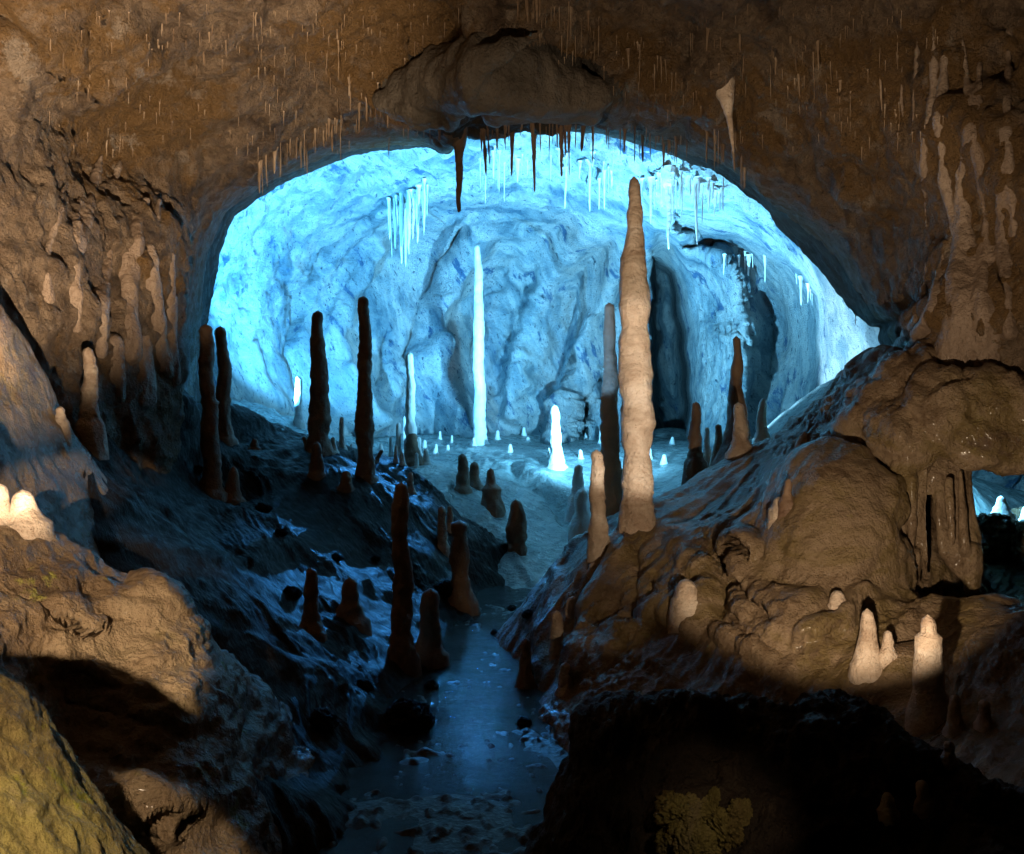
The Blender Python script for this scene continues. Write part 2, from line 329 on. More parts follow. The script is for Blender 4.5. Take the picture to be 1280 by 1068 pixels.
# ---------------------------------------------------------------- floors: height fields in plan, fitted to (px, py, distance)
def floor(name, ctrl, pxr, dr, nx, nd, mat, disp, fl=(), bl=(), lam=2e-3, extra=(), wobble=5., fk=.55):
    W = [at(*c) for c in ctrl]+[np.array(e, float) for e in extra]; W = np.array(W)
    f = tps(W[:, :2], W[:, 2], lam, 3.)
    gx, gd = np.meshgrid(np.linspace(*pxr, nx), np.exp(np.linspace(math.log(dr[0]), math.log(dr[1]), nd)))
    X = gd*(gx-CX)/F; Z = f(X, gd); P = np.stack([X, gd, Z], -1)
    up = np.array([0, 0, 1.])
    def NN(P):
        n = gnormals(P); return n*np.sign(n[..., 2:]+1e-9)
    N_ = NN(P)
    if len(bl): P = blobs(P, N_, bl); N_ = NN(P)
    if len(fl): P = feats(P, N_, fl, wobble, fk); N_ = NN(P)
    P = P + N_*disp(P)[..., None]
    o = link_mesh(name, P.reshape(-1, 3), grid_faces(*P.shape[:2]), mat); setp(o, kind='structure'); return o
# stream: a shallow water sheet with the gravel bed breaking through
SC = [(455,960,6.5),(600,740,13.4),(660,740,13.4),(720,960,6.5),(640,1060,5.2),(500,880,8)]
floor('stream', SC, (150, 1000), (2.5, 15.5), 200, 260, M['water'], lambda P: .006*fbm(P*[1, .8, 1], 2.5, 3), extra=[(-4, 3, 0), (4, 3, 0), (-4, 14, 0), (4, 14, 0)])
def dsp(P): return -.032+.03*smooth(9.5, 4.5, P[..., 1])+.034*fbm(P*[1, .8, 1], 1.1, 2)+.05*np.maximum(fbm(P*[1, .8, 1], 8., 2, .5)-.12, 0)+.10*np.maximum(perlin(P*[1, .8, 1]*3.1+40)-.42, 0)
floor('stream_bed', SC, (150, 1000), (2.5, 15.5), 520, 560, M['gravel'], dsp, extra=[(-4, 3, 0), (4, 3, 0), (-4, 14, 0), (4, 14, 0)])
# left slope
def dsp(P):
    P0 = P; P = P+.35*np.stack([perlin(P*.9), perlin(P*.9+5), P[..., 0]*0], -1)
    q = np.stack([(P[..., 0]*.73+P[..., 1]*.68)*5.5, (P[..., 0]*.68-P[..., 1]*.73)*.5, P[..., 2]*.3], -1)
    return .15*fbm(P, .7, 3)+(.045*ridged(q, .8, 3, .55))*smooth(-.3, .35, fbm(P, .8, 2, off=8.))+.03*fbm(P, 3, 3)+.05*np.maximum(fbm(P*[1, 1, .5], 2.6, 2, off=4)-.45, 0)
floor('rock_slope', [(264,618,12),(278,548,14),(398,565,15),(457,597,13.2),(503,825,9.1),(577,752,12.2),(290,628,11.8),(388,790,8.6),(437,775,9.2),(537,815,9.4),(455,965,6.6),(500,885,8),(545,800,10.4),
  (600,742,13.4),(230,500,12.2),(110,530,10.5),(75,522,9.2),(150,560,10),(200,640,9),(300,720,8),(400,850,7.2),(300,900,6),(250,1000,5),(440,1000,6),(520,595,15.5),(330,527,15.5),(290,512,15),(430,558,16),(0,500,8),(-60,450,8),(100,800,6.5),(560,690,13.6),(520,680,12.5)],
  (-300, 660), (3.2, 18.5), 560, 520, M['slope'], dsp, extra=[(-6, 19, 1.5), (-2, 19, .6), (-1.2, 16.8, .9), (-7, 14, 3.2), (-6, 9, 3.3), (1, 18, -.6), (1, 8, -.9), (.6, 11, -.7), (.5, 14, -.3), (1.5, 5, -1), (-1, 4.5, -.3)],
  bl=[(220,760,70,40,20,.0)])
# back chamber floor
def dsp(P): return .07*fbm(P, .6, 2)+(.015+.035*smooth(1.2, -1.5, P[..., 0]))*ridged(P*[1.6, .7, 1], 1.5, 2)+.012*fbm(P, 4, 2)
floor('back_chamber_floor', [(600,556,24),(515,575,21),(695,582,20),(722,656,17),(668,738,13.6),(620,735,13.9),(560,660,15),(560,596,17.5),(640,602,18.5),(680,640,17.2),(420,556,21),(330,512,20),(850,590,19),(960,562,18),(1050,500,17),(740,562,22),(860,562,23),(600,545,27),(400,545,23.5),(720,700,15),(640,660,16),(700,560,24),(1085,470,15.5)],
  (150, 1480), (12.8, 30), 700, 420, M['bluefloor'], dsp, extra=[(7.7, 14, .9), (8.5, 16, 1.1), (10, 19, 1.3), (6, 12.5, .6), (3, 13.5, -.2), (2, 12.8, -.4), (-4, 13, -.5)],
  fl=[([(660,590),(700,610),(725,655)],9,.25),([(640,590),(680,620),(715,660)],6,-.2),([(600,575),(650,590),(690,615)],7,.15),([(600,640),(640,690),(665,730)],5,.12),([(590,570),(560,600),(545,660)],6,.15)])
# right mound
def dsp(P):
    q = np.stack([(P[..., 0]*.6-P[..., 1]*.8)*2.6, (P[..., 0]*.8+P[..., 1]*.6)*.5, P[..., 2]*.4], -1)+.4*np.stack([perlin(P*.8), perlin(P*.8+4), P[..., 0]*0], -1)
    return .07*fbm(P, .8, 3)+.04*ridged(q, 1., 3, .5)+.018*fbm(P, 3.5, 3)+.04*np.maximum(ridged(P, 3.2, 4, .6)-.55, 0)*smooth(.1, .6, fbm(P, .8, 2, off=3.)+.15)
floor('rock_mound', [(1150,470,9.6),(1094,472,10.6),(1040,506,11),(1060,472,10.0),(1100,484,9.3),(1020,532,10),(990,542,11.1),(930,572,11.2),(880,595,11),(820,625,10.6),(795,642,10),(752,682,9.4),(706,696,10.4),(672,742,11),(655,830,9.4),(690,880,8),(720,965,6.4),
  (850,770,8),(960,690,8),(1080,580,8.2),(1040,650,7.8),(1000,760,7.2),(1100,820,6.6),(850,872,7),(950,900,6.4),(1160,890,6),(1230,960,5),(800,1000,5.8),(900,640,9.4),(1000,590,9.2),(1250,800,5.8),(1190,745,7.3),(1290,770,6.5),(1095,600,8.1),(1098,680,7.8),(1095,735,7.5),(1130,745,8.1),(1165,790,7.8),(740,800,8.4),(720,850,8),(1000,1060,4.6),(1280,1060,4)],
  (560, 1560), (3.2, 14.5), 640, 480, M['mound'], dsp, extra=[(3.75, 7.8, .7), (2.2, 13.5, .2), (3.6, 14, .8), (1.2, 12.3, .2), (5, 14, 1), (.9, 14, -.5), (-.3, 9, -.7), (-.2, 12, -.6), (0, 6, -.6), (7, 12, .6), (7, 8, .9), (6.5, 10.5, .3), (4.1, 7.8, .8), (4.7, 8.6, .6), (5.6, 8.2, .7), (5.0, 9.6, .4), (5.8, 11, .3)],
  bl=[(1050,640,80,85,20,.3),(935,700,40,50,0,.12),(940,690,17,19,0,.16),(860,730,30,50,10,.1),(1085,720,50,36,10,.1),(990,780,60,36,0,.1),(1120,860,60,50,30,.15)],
  fl=[([(800,645),(770,700),(745,760),(728,840)],14,.22),([(790,660),(800,720),(800,780)],8,-.14),([(850,690),(880,720),(890,760),(870,790)],9,.16),([(900,700),(915,740),(905,780)],10,-.18),([(925,680),(925,740),(930,770)],8,.1),([(960,770),(930,740)],8,-.15),([(880,760),(910,800),(960,830)],9,.14),([(1010,800),(1050,780),(1075,740)],12,.2),([(740,840),(780,800),(830,770)],14,.18),([(700,720),(690,780),(680,840)],9,.12),([(750,690),(730,740),(715,790)],7,-.1)])
# left front rocks
def dsp(P):
    q = np.stack([P[..., 0]+P[..., 1]*.3, P[..., 1]*.8, P[..., 2]*2.6], -1)
    return .07*fbm(P, 1.1, 3)+.05*fbm(q, 2.2, 3)+.02*ridged(P, 5, 3)
floor('rock_bank', [(28,655,5.6),(0,690,5.2),(-80,640,5.5),(100,700,5.6),(150,725,5.7),(230,760,5.7),(240,900,4.9),(130,800,5.2),(200,1045,4.3),(60,900,4.7),(0,800,4.6),(245,830,5.3),(100,1000,4.2),(-100,900,4)],
  (-420, 420), (2.2, 7.4), 520, 420, M['bank'], dsp, extra=[(-2.3, 6.8, .6), (-3.4, 7, 1.0), (-1.5, 5.5, .2), (-1.2, 4.5, -.1), (-4.5, 6.5, 1.6), (-1.4, 6.4, .1), (-1.3, 3.4, -.2)],
  fk=.22, bl=[(205,745,40,22,15,.12),(90,780,40,18,20,.12),(200,1010,40,35,0,.12),(160,1020,30,30,0,.1)],
  fl=[([(0,735),(40,760),(90,790),(120,800)],7,-.16),([(110,740),(150,745),(220,752)],6,-.1),([(80,880),(140,890),(235,915)],7,-.15),([(60,830),(110,840),(180,870)],6,.1),([(90,930),(150,950),(230,990)],7,-.1)])
floor('near_rock', [(0,850,3.1),(60,930,3.0),(110,1010,2.9),(130,1068,2.8),(0,1068,2.5),(-100,800,3.2),(60,1068,2.6),(-100,1000,2.4),(130,1150,2.5),(0,950,2.75)],
  (-900, 330), (1.2, 3.9), 420, 300, M['yellow'], lambda P: .035*fbm(P, 2, 3)+.015*ridged(P, 8, 3), extra=[(-1.4, 3.6, .5), (-1.9, 3.8, .7), (-1.0, 3.3, .3), (-.8, 2.6, .2), (-.7, 2, .2), (-2.8, 1.2, 1.0), (-4, 2, 1.1), (-2.6, 3.6, 1.1)])
floor('rock_ridge', [(0,385,7.2),(20,425,7.3),(45,470,7.6),(70,518,8.2),(-60,330,7),(0,480,6.9),(40,520,7.3),(-60,450,6.4),(0,560,6.6),(75,560,7.6),(-120,500,6)],
  (-500, 150), (4.5, 10), 300, 300, M['mound'], lambda P: .06*fbm(P, 1.2, 3)+.012*ridged(P, 4, 3), extra=[(-4.6, 8.6, 1.5), (-5.2, 8.8, 2), (-3.4, 8.8, 1.2), (-3.0, 7.3, .9), (-6, 8, 3)])

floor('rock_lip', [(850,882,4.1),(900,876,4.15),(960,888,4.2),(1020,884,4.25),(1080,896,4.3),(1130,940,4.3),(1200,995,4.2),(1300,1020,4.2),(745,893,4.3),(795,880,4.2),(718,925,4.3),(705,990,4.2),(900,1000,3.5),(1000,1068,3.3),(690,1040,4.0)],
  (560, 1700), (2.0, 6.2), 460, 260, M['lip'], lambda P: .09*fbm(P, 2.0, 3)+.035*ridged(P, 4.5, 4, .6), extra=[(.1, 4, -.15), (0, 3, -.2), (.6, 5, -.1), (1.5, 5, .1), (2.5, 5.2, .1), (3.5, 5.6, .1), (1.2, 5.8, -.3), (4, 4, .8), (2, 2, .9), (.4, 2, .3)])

# ---------------------------------------------------------------- camera, world, first lights
cam = bpy.data.objects.new('camera', bpy.data.cameras.new('camera')); COL.objects.link(cam); S.camera = cam
cam.location = (0, 0, EYE); cam.rotation_euler = (math.pi/2, 0, 0); cam.data.sensor_fit = 'HORIZONTAL'; cam.data.angle = 2*math.atan(640/F); cam.data.clip_end = 200; cam.data.clip_start = .05
w = bpy.data.worlds.new('World'); S.world = w; w.use_nodes = True
w.node_tree.nodes['Background'].inputs[0].default_value = (0, 0, 0, 1); w.node_tree.nodes['Background'].inputs[1].default_value = 0
S.view_settings.view_transform = 'Standard'; S.view_settings.look = 'None'; S.view_settings.exposure = 0; S.view_settings.gamma = 1
S.cycles.use_denoising = True; S.cycles.max_bounces = 6; S.cycles.diffuse_bounces = 4; S.cycles.glossy_bounces = 3; S.cycles.caustics_reflective = False; S.cycles.caustics_refractive = False
S.cycles.use_adaptive_sampling = True
BLUE = (.08, .48, 1.0); PALE = (.185, .62, 1.0); DEEP = (.05, .36, 1.0); WARM = (1.0, .76, .51)
def lamp(name, loc, power, col, size=.12, aim=None, angle=120, blend=.5):
    l = bpy.data.lights.new(name, 'SPOT' if aim is not None else 'POINT'); l.energy = power; l.color = col; l.shadow_soft_size = size
    o = bpy.data.objects.new(name, l); COL.objects.link(o); o.location = loc
    if aim is not None:
        l.spot_size = math.radians(angle); l.spot_blend = blend
        o.rotation_euler = (Vector(aim)-Vector(loc)).to_track_quat('-Z', 'Y').to_euler()
    return o
FLOORS = ['stream', 'stream_bed', 'rock_lip', 'rock_slope', 'back_chamber_floor', 'rock_mound', 'rock_bank', 'near_rock', 'rock_ridge']
def top(x, y, names=FLOORS):
    z = -9.
    for n in names:
        if n not in BV: BV[n] = bvh_of(bpy.data.objects[n])
        r = BV[n].ray_cast(Vector((x, y, 20)), Vector((0, 0, -1)))
        if r[0] is not None: z = max(z, r[0].z)
    return z
def ground(x, y, h): return (x, y, top(x, y)+h)

# ---------------------------------------------------------------- melted flowstone masses: closed shapes fused by a voxel remesh
def melt(name, caps, mat, vox=.03, sm=6, disp=None, seg=14):
    """caps: chains of (px, py, d, width px [, depth factor])"""
    V, Q = [], []
    for ch in caps:
        pts = [(at(c[0], c[1], c[2]), c[3]*c[2]/F/2, c[4] if len(c) > 4 else 1.) for c in ch]
        den = []
        if len(pts) == 1: pts = [pts[0], (pts[0][0]+np.array([0, 0, .001]), pts[0][1], pts[0][2])]
        for a, b in zip(pts[:-1], pts[1:]):
            n = max(2, int(np.linalg.norm(b[0]-a[0])/(.4*max(a[1], .02))))
            den += [(a[0]+(b[0]-a[0])*t, a[1]+(b[1]-a[1])*t, a[2]) for t in np.linspace(0, 1, n, endpoint=False)]
        den.append(pts[-1])
        # rounded caps, rings stay level
        dirn = pts[-1][0]-pts[0][0]; L = np.linalg.norm(dirn); dirn = dirn/L if L > .01 else np.array([0, 0, -1.])
        rs = []
        for t in np.linspace(90, 12, 6): rs.append((den[0][0]-dirn*den[0][1]*math.sin(math.radians(t)), den[0][1]*math.cos(math.radians(t))+.001, den[0][2]))
        rs += den
        for t in np.linspace(12, 90, 6): rs.append((den[-1][0]+dirn*den[-1][1]*math.sin(math.radians(t)), den[-1][1]*math.cos(math.radians(t))+.001, den[-1][2]))
        u = np.cross(dirn, [0, 1., 0]); u = u/np.linalg.norm(u); v = np.cross(dirn, u)
        b0 = len(V)
        for (c, r, k) in rs:
            for a in np.linspace(0, 2*math.pi, seg, endpoint=False): V.append(c+u*r*math.cos(a)+v*r*k*math.sin(a))
        f = grid_faces(len(rs), seg, True)+b0; Q.append(f)
    o = link_mesh(name, np.array(V), np.concatenate(Q), mat)
    md = o.modifiers.new('fuse', 'REMESH'); md.mode = 'VOXEL'; md.voxel_size = vox
    s_ = o.modifiers.new('melt', 'SMOOTH'); s_.iterations = sm; s_.factor = .6
    dg = bpy.context.evaluated_depsgraph_get(); me = bpy.data.meshes.new_from_object(o.evaluated_get(dg))
    o.modifiers.clear(); old = o.data; o.data = me; bpy.data.meshes.remove(old); me.name = name
    n = len(me.vertices); co = np.empty(n*3, np.float32); me.vertices.foreach_get('co', co); co = co.reshape(-1, 3).astype(float)
    no = np.empty(n*3, np.float32); me.vertex_normals.foreach_get('vector', no); no = no.reshape(-1, 3)
    if disp: co = co+no*disp(co)[:, None]
    me.vertices.foreach_set('co', co.astype(np.float32).ravel()); me.polygons.foreach_set('use_smooth', np.ones(len(me.polygons), bool)); me.update()
    if not me.materials: me.materials.append(mat)
    return o
dflow = lambda P: .05*fbm(P*[1.3, 1.3, .7], 2.4, 3)+.012*ridged(P, 7, 3)
setp(melt('hanging_flowstone', [[(1240,530,8,120,.8)],[(1195,528,8,84,.8)],[(1310,535,7.8,104,.8)],[(1222,562,7.9,52)],[(1262,578,7.9,44)],[(1240,576,7.9,34)],[(1165,512,8.2,86)],[(1125,470,8.6,50),(1112,505,8.4,46),(1122,550,8.2,70)],[(1165,455,8.6,60),(1140,490,8.4,50)],[(1400,560,7.6,150)],[(1098,500,8.8,60),(1092,540,8.6,70)],[(1150,556,8.1,60)],[(1290,586,7.8,26)]], M['mound'], .035, 16, lambda P: .10*fbm(P, 1.7, 3)+.05*ridged(P, 3.2, 4, .55)), kind='structure')
strips = [[(1137,535,8,30),(1128,600,8,30),(1128,690,8,16)],[(1150,550,8,18),(1148,640,8,20),(1152,700,8,8)],[(1140,600,7.9,14),(1136,725,7.9,8)],[(1163,565,8,12),(1166,640,8,4)],[(1172,565,8,8),(1175,655,8,4)],
 [(1192,575,8.05,40,.5),(1190,640,8,56,.5),(1203,700,7.9,40,.6),(1214,732,7.8,16)],[(1215,690,7.8,22,.7),(1216,738,7.8,22)],[(1118,555,8.1,18),(1113,640,8.1,12)],[(1176,590,8,26,.6),(1182,690,7.9,14)],[(1157,560,7.95,9),(1158,720,7.95,7)],[(1121,600,7.95,9),(1125,700,7.95,6)],[(1200,590,7.85,10),(1206,690,7.75,8)],[(1186,600,7.85,9),(1190,680,7.8,6)],[(1144,690,7.95,14),(1143,725,7.95,12)]]
setp(melt('flowstone_drapery', strips, M['mound'], .016, 6, lambda P: .035*fbm(P*[2, 2, .4], 2.6, 3)+.008*fbm(P, 9, 2)), kind='structure')
def drape(name, polys, mat, vox, sink=.35, surf=('cave_wall',), disp=None):
    """flowstone strips running down a wall: (polyline of px, py, width px)"""
    caps = []
    for pl in polys:
        pl = np.asarray(pl, float); L = np.r_[0, np.cumsum(np.hypot(*np.diff(pl[:, :2], axis=0).T))]; ch = []
        for t in np.arange(0, L[-1]+1, 11.):
            x, y, w_ = (np.interp(t, L, pl[:, k]) for k in range(3)); h = hit(x, y, list(surf))
            if h is not None: ch.append([x, y, h[1], w_])
        if len(ch) > 1:
            d = np.array([c[2] for c in ch]); d = np.convolve(np.pad(d, 2, 'edge'), np.ones(5)/5, 'valid')
            caps.append([(c[0], c[1], dd+c[3]*dd/F*(sink-.5)*.5, c[3]) for c, dd in zip(ch, d)])
    return setp(melt(name, caps, M[mat], vox, 7, disp or (lambda P: .035*fbm(P*[2, 2, .6], 2., 3)+.01*fbm(P, 7, 3))), kind='structure')
rp = [[(1149,30,5),(1143,100,9),(1140,182,3)],[(1166,20,5),(1168,110,12),(1154,190,11),(1158,284,3)],[(1182,70,6),(1174,150,14),(1184,240,12),(1197,330,4)],[(1203,50,6),(1214,150,14),(1202,215,18),(1196,300,6)],[(1224,80,6),(1222,180,14),(1230,270,8)],
 [(1205,250,14),(1200,340,34),(1205,420,56),(1190,470,70)],[(1180,300,8),(1172,380,24),(1140,450,30)],[(1232,270,10),(1230,360,26),(1240,460,40)],[(1194,280,8),(1188,380,14),(1180,450,16)],[(1216,300,8),(1220,440,16)],[(1158,330,6),(1150,400,16),(1122,445,22)],[(1250,150,8),(1252,280,18),(1262,420,22)],[(1262,40,8),(1258,160,16),(1268,300,12)],[(1130,60,4),(1126,120,9),(1130,170,3)]]
drape('flowstone_column', rp, 'drape', .02, .95)
lp = [[(80,235,8),(62,300,15),(52,350,10)],[(128,195,8),(110,260,16),(98,330,12)],[(184,250,8),(166,305,18),(148,345,12)],[(172,300,14),(158,370,28),(160,450,34)],[(188,310,14),(192,390,30),(205,470,26)],[(138,310,10),(122,380,24),(124,440,20)],[(214,320,8),(212,400,22),(214,480,22)],[(98,280,8),(92,350,18),(98,420,16)],[(60,330,10),(58,380,18)],[(150,200,6),(142,240,10)],[(104,230,5),(88,300,9)],[(200,250,5),(190,300,10)],[(176,420,26),(180,500,34)],[(140,430,24),(146,500,24)]]
drape('wall_drapery', lp, 'drape', .026, 1.15)

def lobe_chain(pl, off):
    return [(x, y, hit(x, y, ['cave_wall'])[1]+off, w_, .8) for x, y, w_ in pl]
setp(melt('hanging_ceiling_lobe', [lobe_chain([(505,112,50),(550,100,80),(600,92,100),(650,96,96),(705,108,70),(745,122,40)], -.05), lobe_chain([(560,150,26),(578,120,34),(602,82,36),(640,56,30),(672,50,16)], -.3), lobe_chain([(640,134,40),(690,128,46),(735,138,34)], -.1), lobe_chain([(480,128,30),(520,138,44),(560,146,36)], -.05), lobe_chain([(618,140,26),(636,104,26),(662,80,20)], -.25)], M['lobe'], .035, 14, lambda P: .07*fbm(P, 1.6, 3)+.02*ridged(P, 4, 3)), kind='structure')

# ---------------------------------------------------------------- stalagmites and stalactites
def spire(name, base, tip, wb, wt, mat, label, cat='stalagmite', group=None, d=None, lump=.13, prof=None, ext=None, down=False, surf=None, seed=None, flare=.45, wander=.3, pos=None):
    r_ = np.random.default_rng(seed if seed is not None else abs(hash((base, tip))) % 99999)
    if pos is None:
        if d is None:
            h = hit(base[0], base[1], surf or FLOORS)
            d = h[1] if h is not None else 12.
        A = at(base[0], base[1], d)
    else: A = np.array(pos); d = A[1]
    T = at(tip[0], tip[1], d); ax = T-A; h = np.linalg.norm(ax); axn = ax/h
    rb, rt = wb*d/F/2, wt*d/F/2
    seg = 30 if wb > 9 else 12
    n = int(np.clip(h/(max(rb, .01)*.28), 14, 150)) if wb > 6 else 16
    t = np.linspace(0, 1, n); hh = t*h
    if prof: rad = np.interp(t, [p[0] for p in prof], [p[1]*d/F/2 for p in prof])
    else: rad = rb+(rt-rb)*t**.85
    so = r_.uniform(0, 90)
    if ext is None: ext = min(.12+2.6*rb, .9)
    z1 = np.stack([hh/(2.3*rb), hh*0+so, hh*0], -1); z2 = np.stack([hh/(1.1*rb), hh*0+so+5, hh*0], -1)
    rad = rad*(1+lump*(1.4*perlin(z1)+.9*(.7-2*np.abs(perlin(z2)))))
    end = np.clip((h-hh)/max(rt*1.2, 1e-4), 0, 1); rad = rad*np.sqrt(np.maximum(1-(1-end)**2, 0.0))+.0004
    rad = rad*(1+flare*np.exp(-hh/(rb*.9)))
    # sunk root
    hh = np.r_[-ext, -ext*.4, hh]; rad = np.r_[rad[0]*1.3, rad[0]*1.12, rad]
    cw = np.stack([hh/(5*rb), hh*0+so+20, hh*0], -1)
    k = wander*rb*np.clip(hh/(rb*3), 0, 1); ox = k*perlin(cw); oy = k*perlin(cw+7)
    u = np.cross(axn, [0, 1., 0]); u /= np.linalg.norm(u); v = np.cross(axn, u)
    an = np.linspace(0, 2*math.pi, seg, endpoint=False)
    ca, sa = np.cos(an), np.sin(an)
    P = axn[None, None]*hh[:, None, None]+u*(ox[:, None]+rad[:, None]*ca)[..., None]+v*(oy[:, None]+rad[:, None]*sa)[..., None]
    nrm = u*ca[None, :, None]+v*sa[None, :, None]
    q = P/max(rb, .01)
    P = P+nrm*(rad[:, None]*(lump*1.0*perlin(q*.9+so)+lump*.7*perlin(q*2.2+so)+lump*.6*perlin(q*5+so)))[..., None]
    f = grid_faces(P.shape[0], seg, True)
    if not down: f = f[:, ::-1]
    o = link_mesh(name, P.reshape(-1, 3), f, M[mat]); o.location = A
    setp(o, label, cat, group); return o
SG = 'dark stalagmites standing on the left slope'
spire('stalagmite',(264,618),(258,405),23,15,'dark','tall dark stalagmite at the left rim of the opening, nearest the cave wall',group=SG,lump=.13)
spire('stalagmite',(279,550),(278,408),22,12,'dark','black tapering stalagmite just behind the tall one at the left rim',group=SG,lump=.13)
spire('stalagmite',(399,566),(398,388),25,13,'dark','knobbly black stalagmite with a side nub, silhouetted against the blue wall',group=SG,prof=[(0,27),(.35,24),(.6,20),(.8,16),(1,13)],lump=.13)
spire('stalagmite',(457,598),(456,370),20,12,'dark','slim straight black stalagmite, tallest silhouette against the blue wall',group=SG,prof=[(0,19),(.3,22),(.55,17),(.8,15),(1,11)],lump=.13)
spire('stalagmite',(503,826),(501,603),27,16,'dark','dark reddish stalagmite with a wider head at the left edge of the stream',group=SG,prof=[(0,26),(.3,25),(.55,22),(.68,18),(.82,22),(1,14)],lump=.13)
spire('stalagmite',(577,754),(576,650),27,18,'dark','squat black stalagmite standing at the far end of the stream',group=SG,lump=.13)
spire('stalagmite',(396,594),(396,552),18,9,'dark','short black stalagmite in front of the knobbly one with a side nub',group=SG)
spire('stalagmite',(290,626),(291,583),21,9,'dark','short dark stub beside the base of the tall stalagmite at the left rim',group=SG)
spire('stalagmite',(432,610),(433,588),16,8,'dark','tiny dark cone on the blue streaked slope left of the slim silhouette',group=SG)
spire('stalagmite',(388,792),(388,710),24,15,'dark','brown finger-like stub low on the left slope in near darkness',group=SG)
spire('stalagmite',(438,776),(437,722),30,14,'dark','broad dark stub between the brown finger stub and the reddish stalagmite',group=SG)
spire('stalagmite',(536,818),(538,735),32,18,'dark','broad dark stalagmite close to the right of the reddish one by the stream',group=SG)
spire('stalagmite',(386,560),(380,545),9,5,'dark','small nub leaning on the left side of the knobbly black stalagmite',group=SG)
spire('stalagmite',(470,577),(478,562),7,4,'dark','very small dark bump right of the slim black silhouette',group=SG)
spire('stalagmite',(318,560),(318,548),10,5,'dark','low dark bump on the slope crest between two tall silhouettes',group=SG)
G2 = 'shaded stalagmites on the dim face below the blue floor'
spire('stalagmite',(578,612),(578,567),17,10,'dark','left taller one of two dark stumps on the shadow edge of the blue floor',group=G2)
spire('stalagmite',(593,608),(592,577),15,9,'dark','right shorter one of two dark stumps on the shadow edge of the blue floor',group=G2)
spire('stalagmite',(615,636),(614,585),22,8,'dark','dark stump with a broad body and small head on the dim face',group=G2,prof=[(0,20),(.5,22),(.6,12),(1,8)])
spire('stalagmite',(646,686),(645,624),24,12,'dark','plump olive stalagmite above the far end of the stream',group=G2,prof=[(0,16),(.3,24),(.7,20),(1,10)])
spire('stalagmite',(553,684),(552,632),13,9,'tan','pale greenish finger stalagmite, taller of a close pair on the dim face',group=G2)
spire('stalagmite',(563,660),(562,632),9,6,'tan','pale greenish finger stalagmite, shorter of a close pair on the dim face',group=G2)
spire('stalagmite',(514,616),(513,590),9,6,'tan','faint grey stalagmite behind the head of the reddish stalagmite',group=G2)
G3 = 'white stalagmites in the blue chamber'
spire('stalagmite',(600,557),(597,306),17,7,'white','tallest thin white stalagmite standing in the middle of the blue chamber',group=G3,prof=[(0,16),(.3,14),(.6,13),(.85,10),(1,6)],lump=.09,flare=.6)
spire('stalagmite',(514,576),(511,440),17,9,'white','pale stalagmite left of the tall white one, small ones at its foot',group=G3,lump=.13)
spire('stalagmite',(696,584),(693,506),15,8,'white','bright white stalagmite on top of the smooth blue flowstone',group=G3,prof=[(0,14),(.4,14),(.7,10),(.9,11),(1,7)],lump=.12,flare=.8)
spire('stalagmite',(723,622),(724,580),17,9,'white','white stalagmite with a rounded head at the lit end of the flowstone',group=G3,d=16.4)
spire('stalagmite',(728,658),(728,610),22,12,'white','brightest white stump at the low tip of the lit flowstone',group=G3,d=16)
spire('stalagmite',(884,566),(884,534),9,6,'white','small glowing white stub behind the slope right of the big pillar',group=G3,d=15.5)
spire('stalagmite',(374,532),(373,470),12,7,'white','pale teal finger stalagmite left of the knobbly silhouette',group=G3)
spire('stalagmite',(428,560),(427,521),9,5,'white','small white stalagmite between the two black silhouettes',group=G3)
spire('stalagmite',(418,566),(416,546),8,5,'white','white nub beside the knobbly black silhouette',group=G3)
for k,(x,y0,y1,w) in enumerate([(489,571,545,7),(498,572,528,8),(506,566,520,6),(495,578,556,6),(524,576,546,9),(533,580,560,9),(503,580,565,7),(521,584,566,6),(544,572,560,7)]):
    spire('stalagmite',(x,y0),(x,y1),w,w*.6,'white','small white stalagmite in the crowd around the foot of the pale one',group='crowd of small white stalagmites')
spire('stalagmite',(516,578),(514,540),18,11,'dark','dark stump in the middle of the crowd of small white stalagmites',group=G2)
for k,(x,y0,y1,w) in enumerate([(545,568,555,5),(560,566,556,5),(733,548,540,5),(751,556,538,6),(745,575,562,5),(660,552,546,5),(866,552,543,6),(840,556,546,6),(812,574,560,6),(830,580,568,7),(918,572,566,6)]+[(int(300+k*11.3+6*math.sin(k*2.3)), int(546+14*math.sin(k*1.7)+k*.35), int(546+14*math.sin(k*1.7)+k*.35-6-5*abs(math.sin(k*3.1))), 4+int(3*abs(math.sin(k*1.3)))) for k in range(12, 40, 2)]):
    spire('stalagmite',(x,y0),(x,y1),w,w*.6,'white','tiny white stub scattered on the blue chamber floor',group='tiny stubs scattered over the blue floor',surf=['back_chamber_floor'])
spire('stalagmite',(766,640),(760,378),24,12,'white','tall pillar behind the big tan one, blue white above and dark below',group='pillars on the right mound',d=11.6,prof=[(0,27),(.25,25),(.4,22),(.75,18),(1,10)],lump=.13)
spire('stalagmite',(797,644),(794,220),40,14,'tan','biggest stalagmite, a tall ringed tan pillar on the right mound crest',group='pillars on the right mound',prof=[(0,36),(.1,37),(.22,36),(.3,41),(.4,40),(.5,36),(.6,35),(.72,31),(.85,22),(.95,16),(1,12)],lump=.12,wander=.22,flare=.15)
spire('stalagmite',(748,686),(746,562),23,13,'tan','slim tan stalagmite with a swollen foot left of the big pillar',group='pillars on the right mound',prof=[(0,18),(.2,24),(.35,18),(.7,17),(1,12)],lump=.13)
G4='stalagmites along the right slope crest'
spire('stalagmite',(921,580),(921,420),30,9,'dark','tall olive brown stalagmite narrowing to a small dark head on the right crest',group=G4,d=12.5,prof=[(0,40),(.2,32),(.45,22),(.6,14),(.75,15),(.85,9),(1,9)],lump=.1)
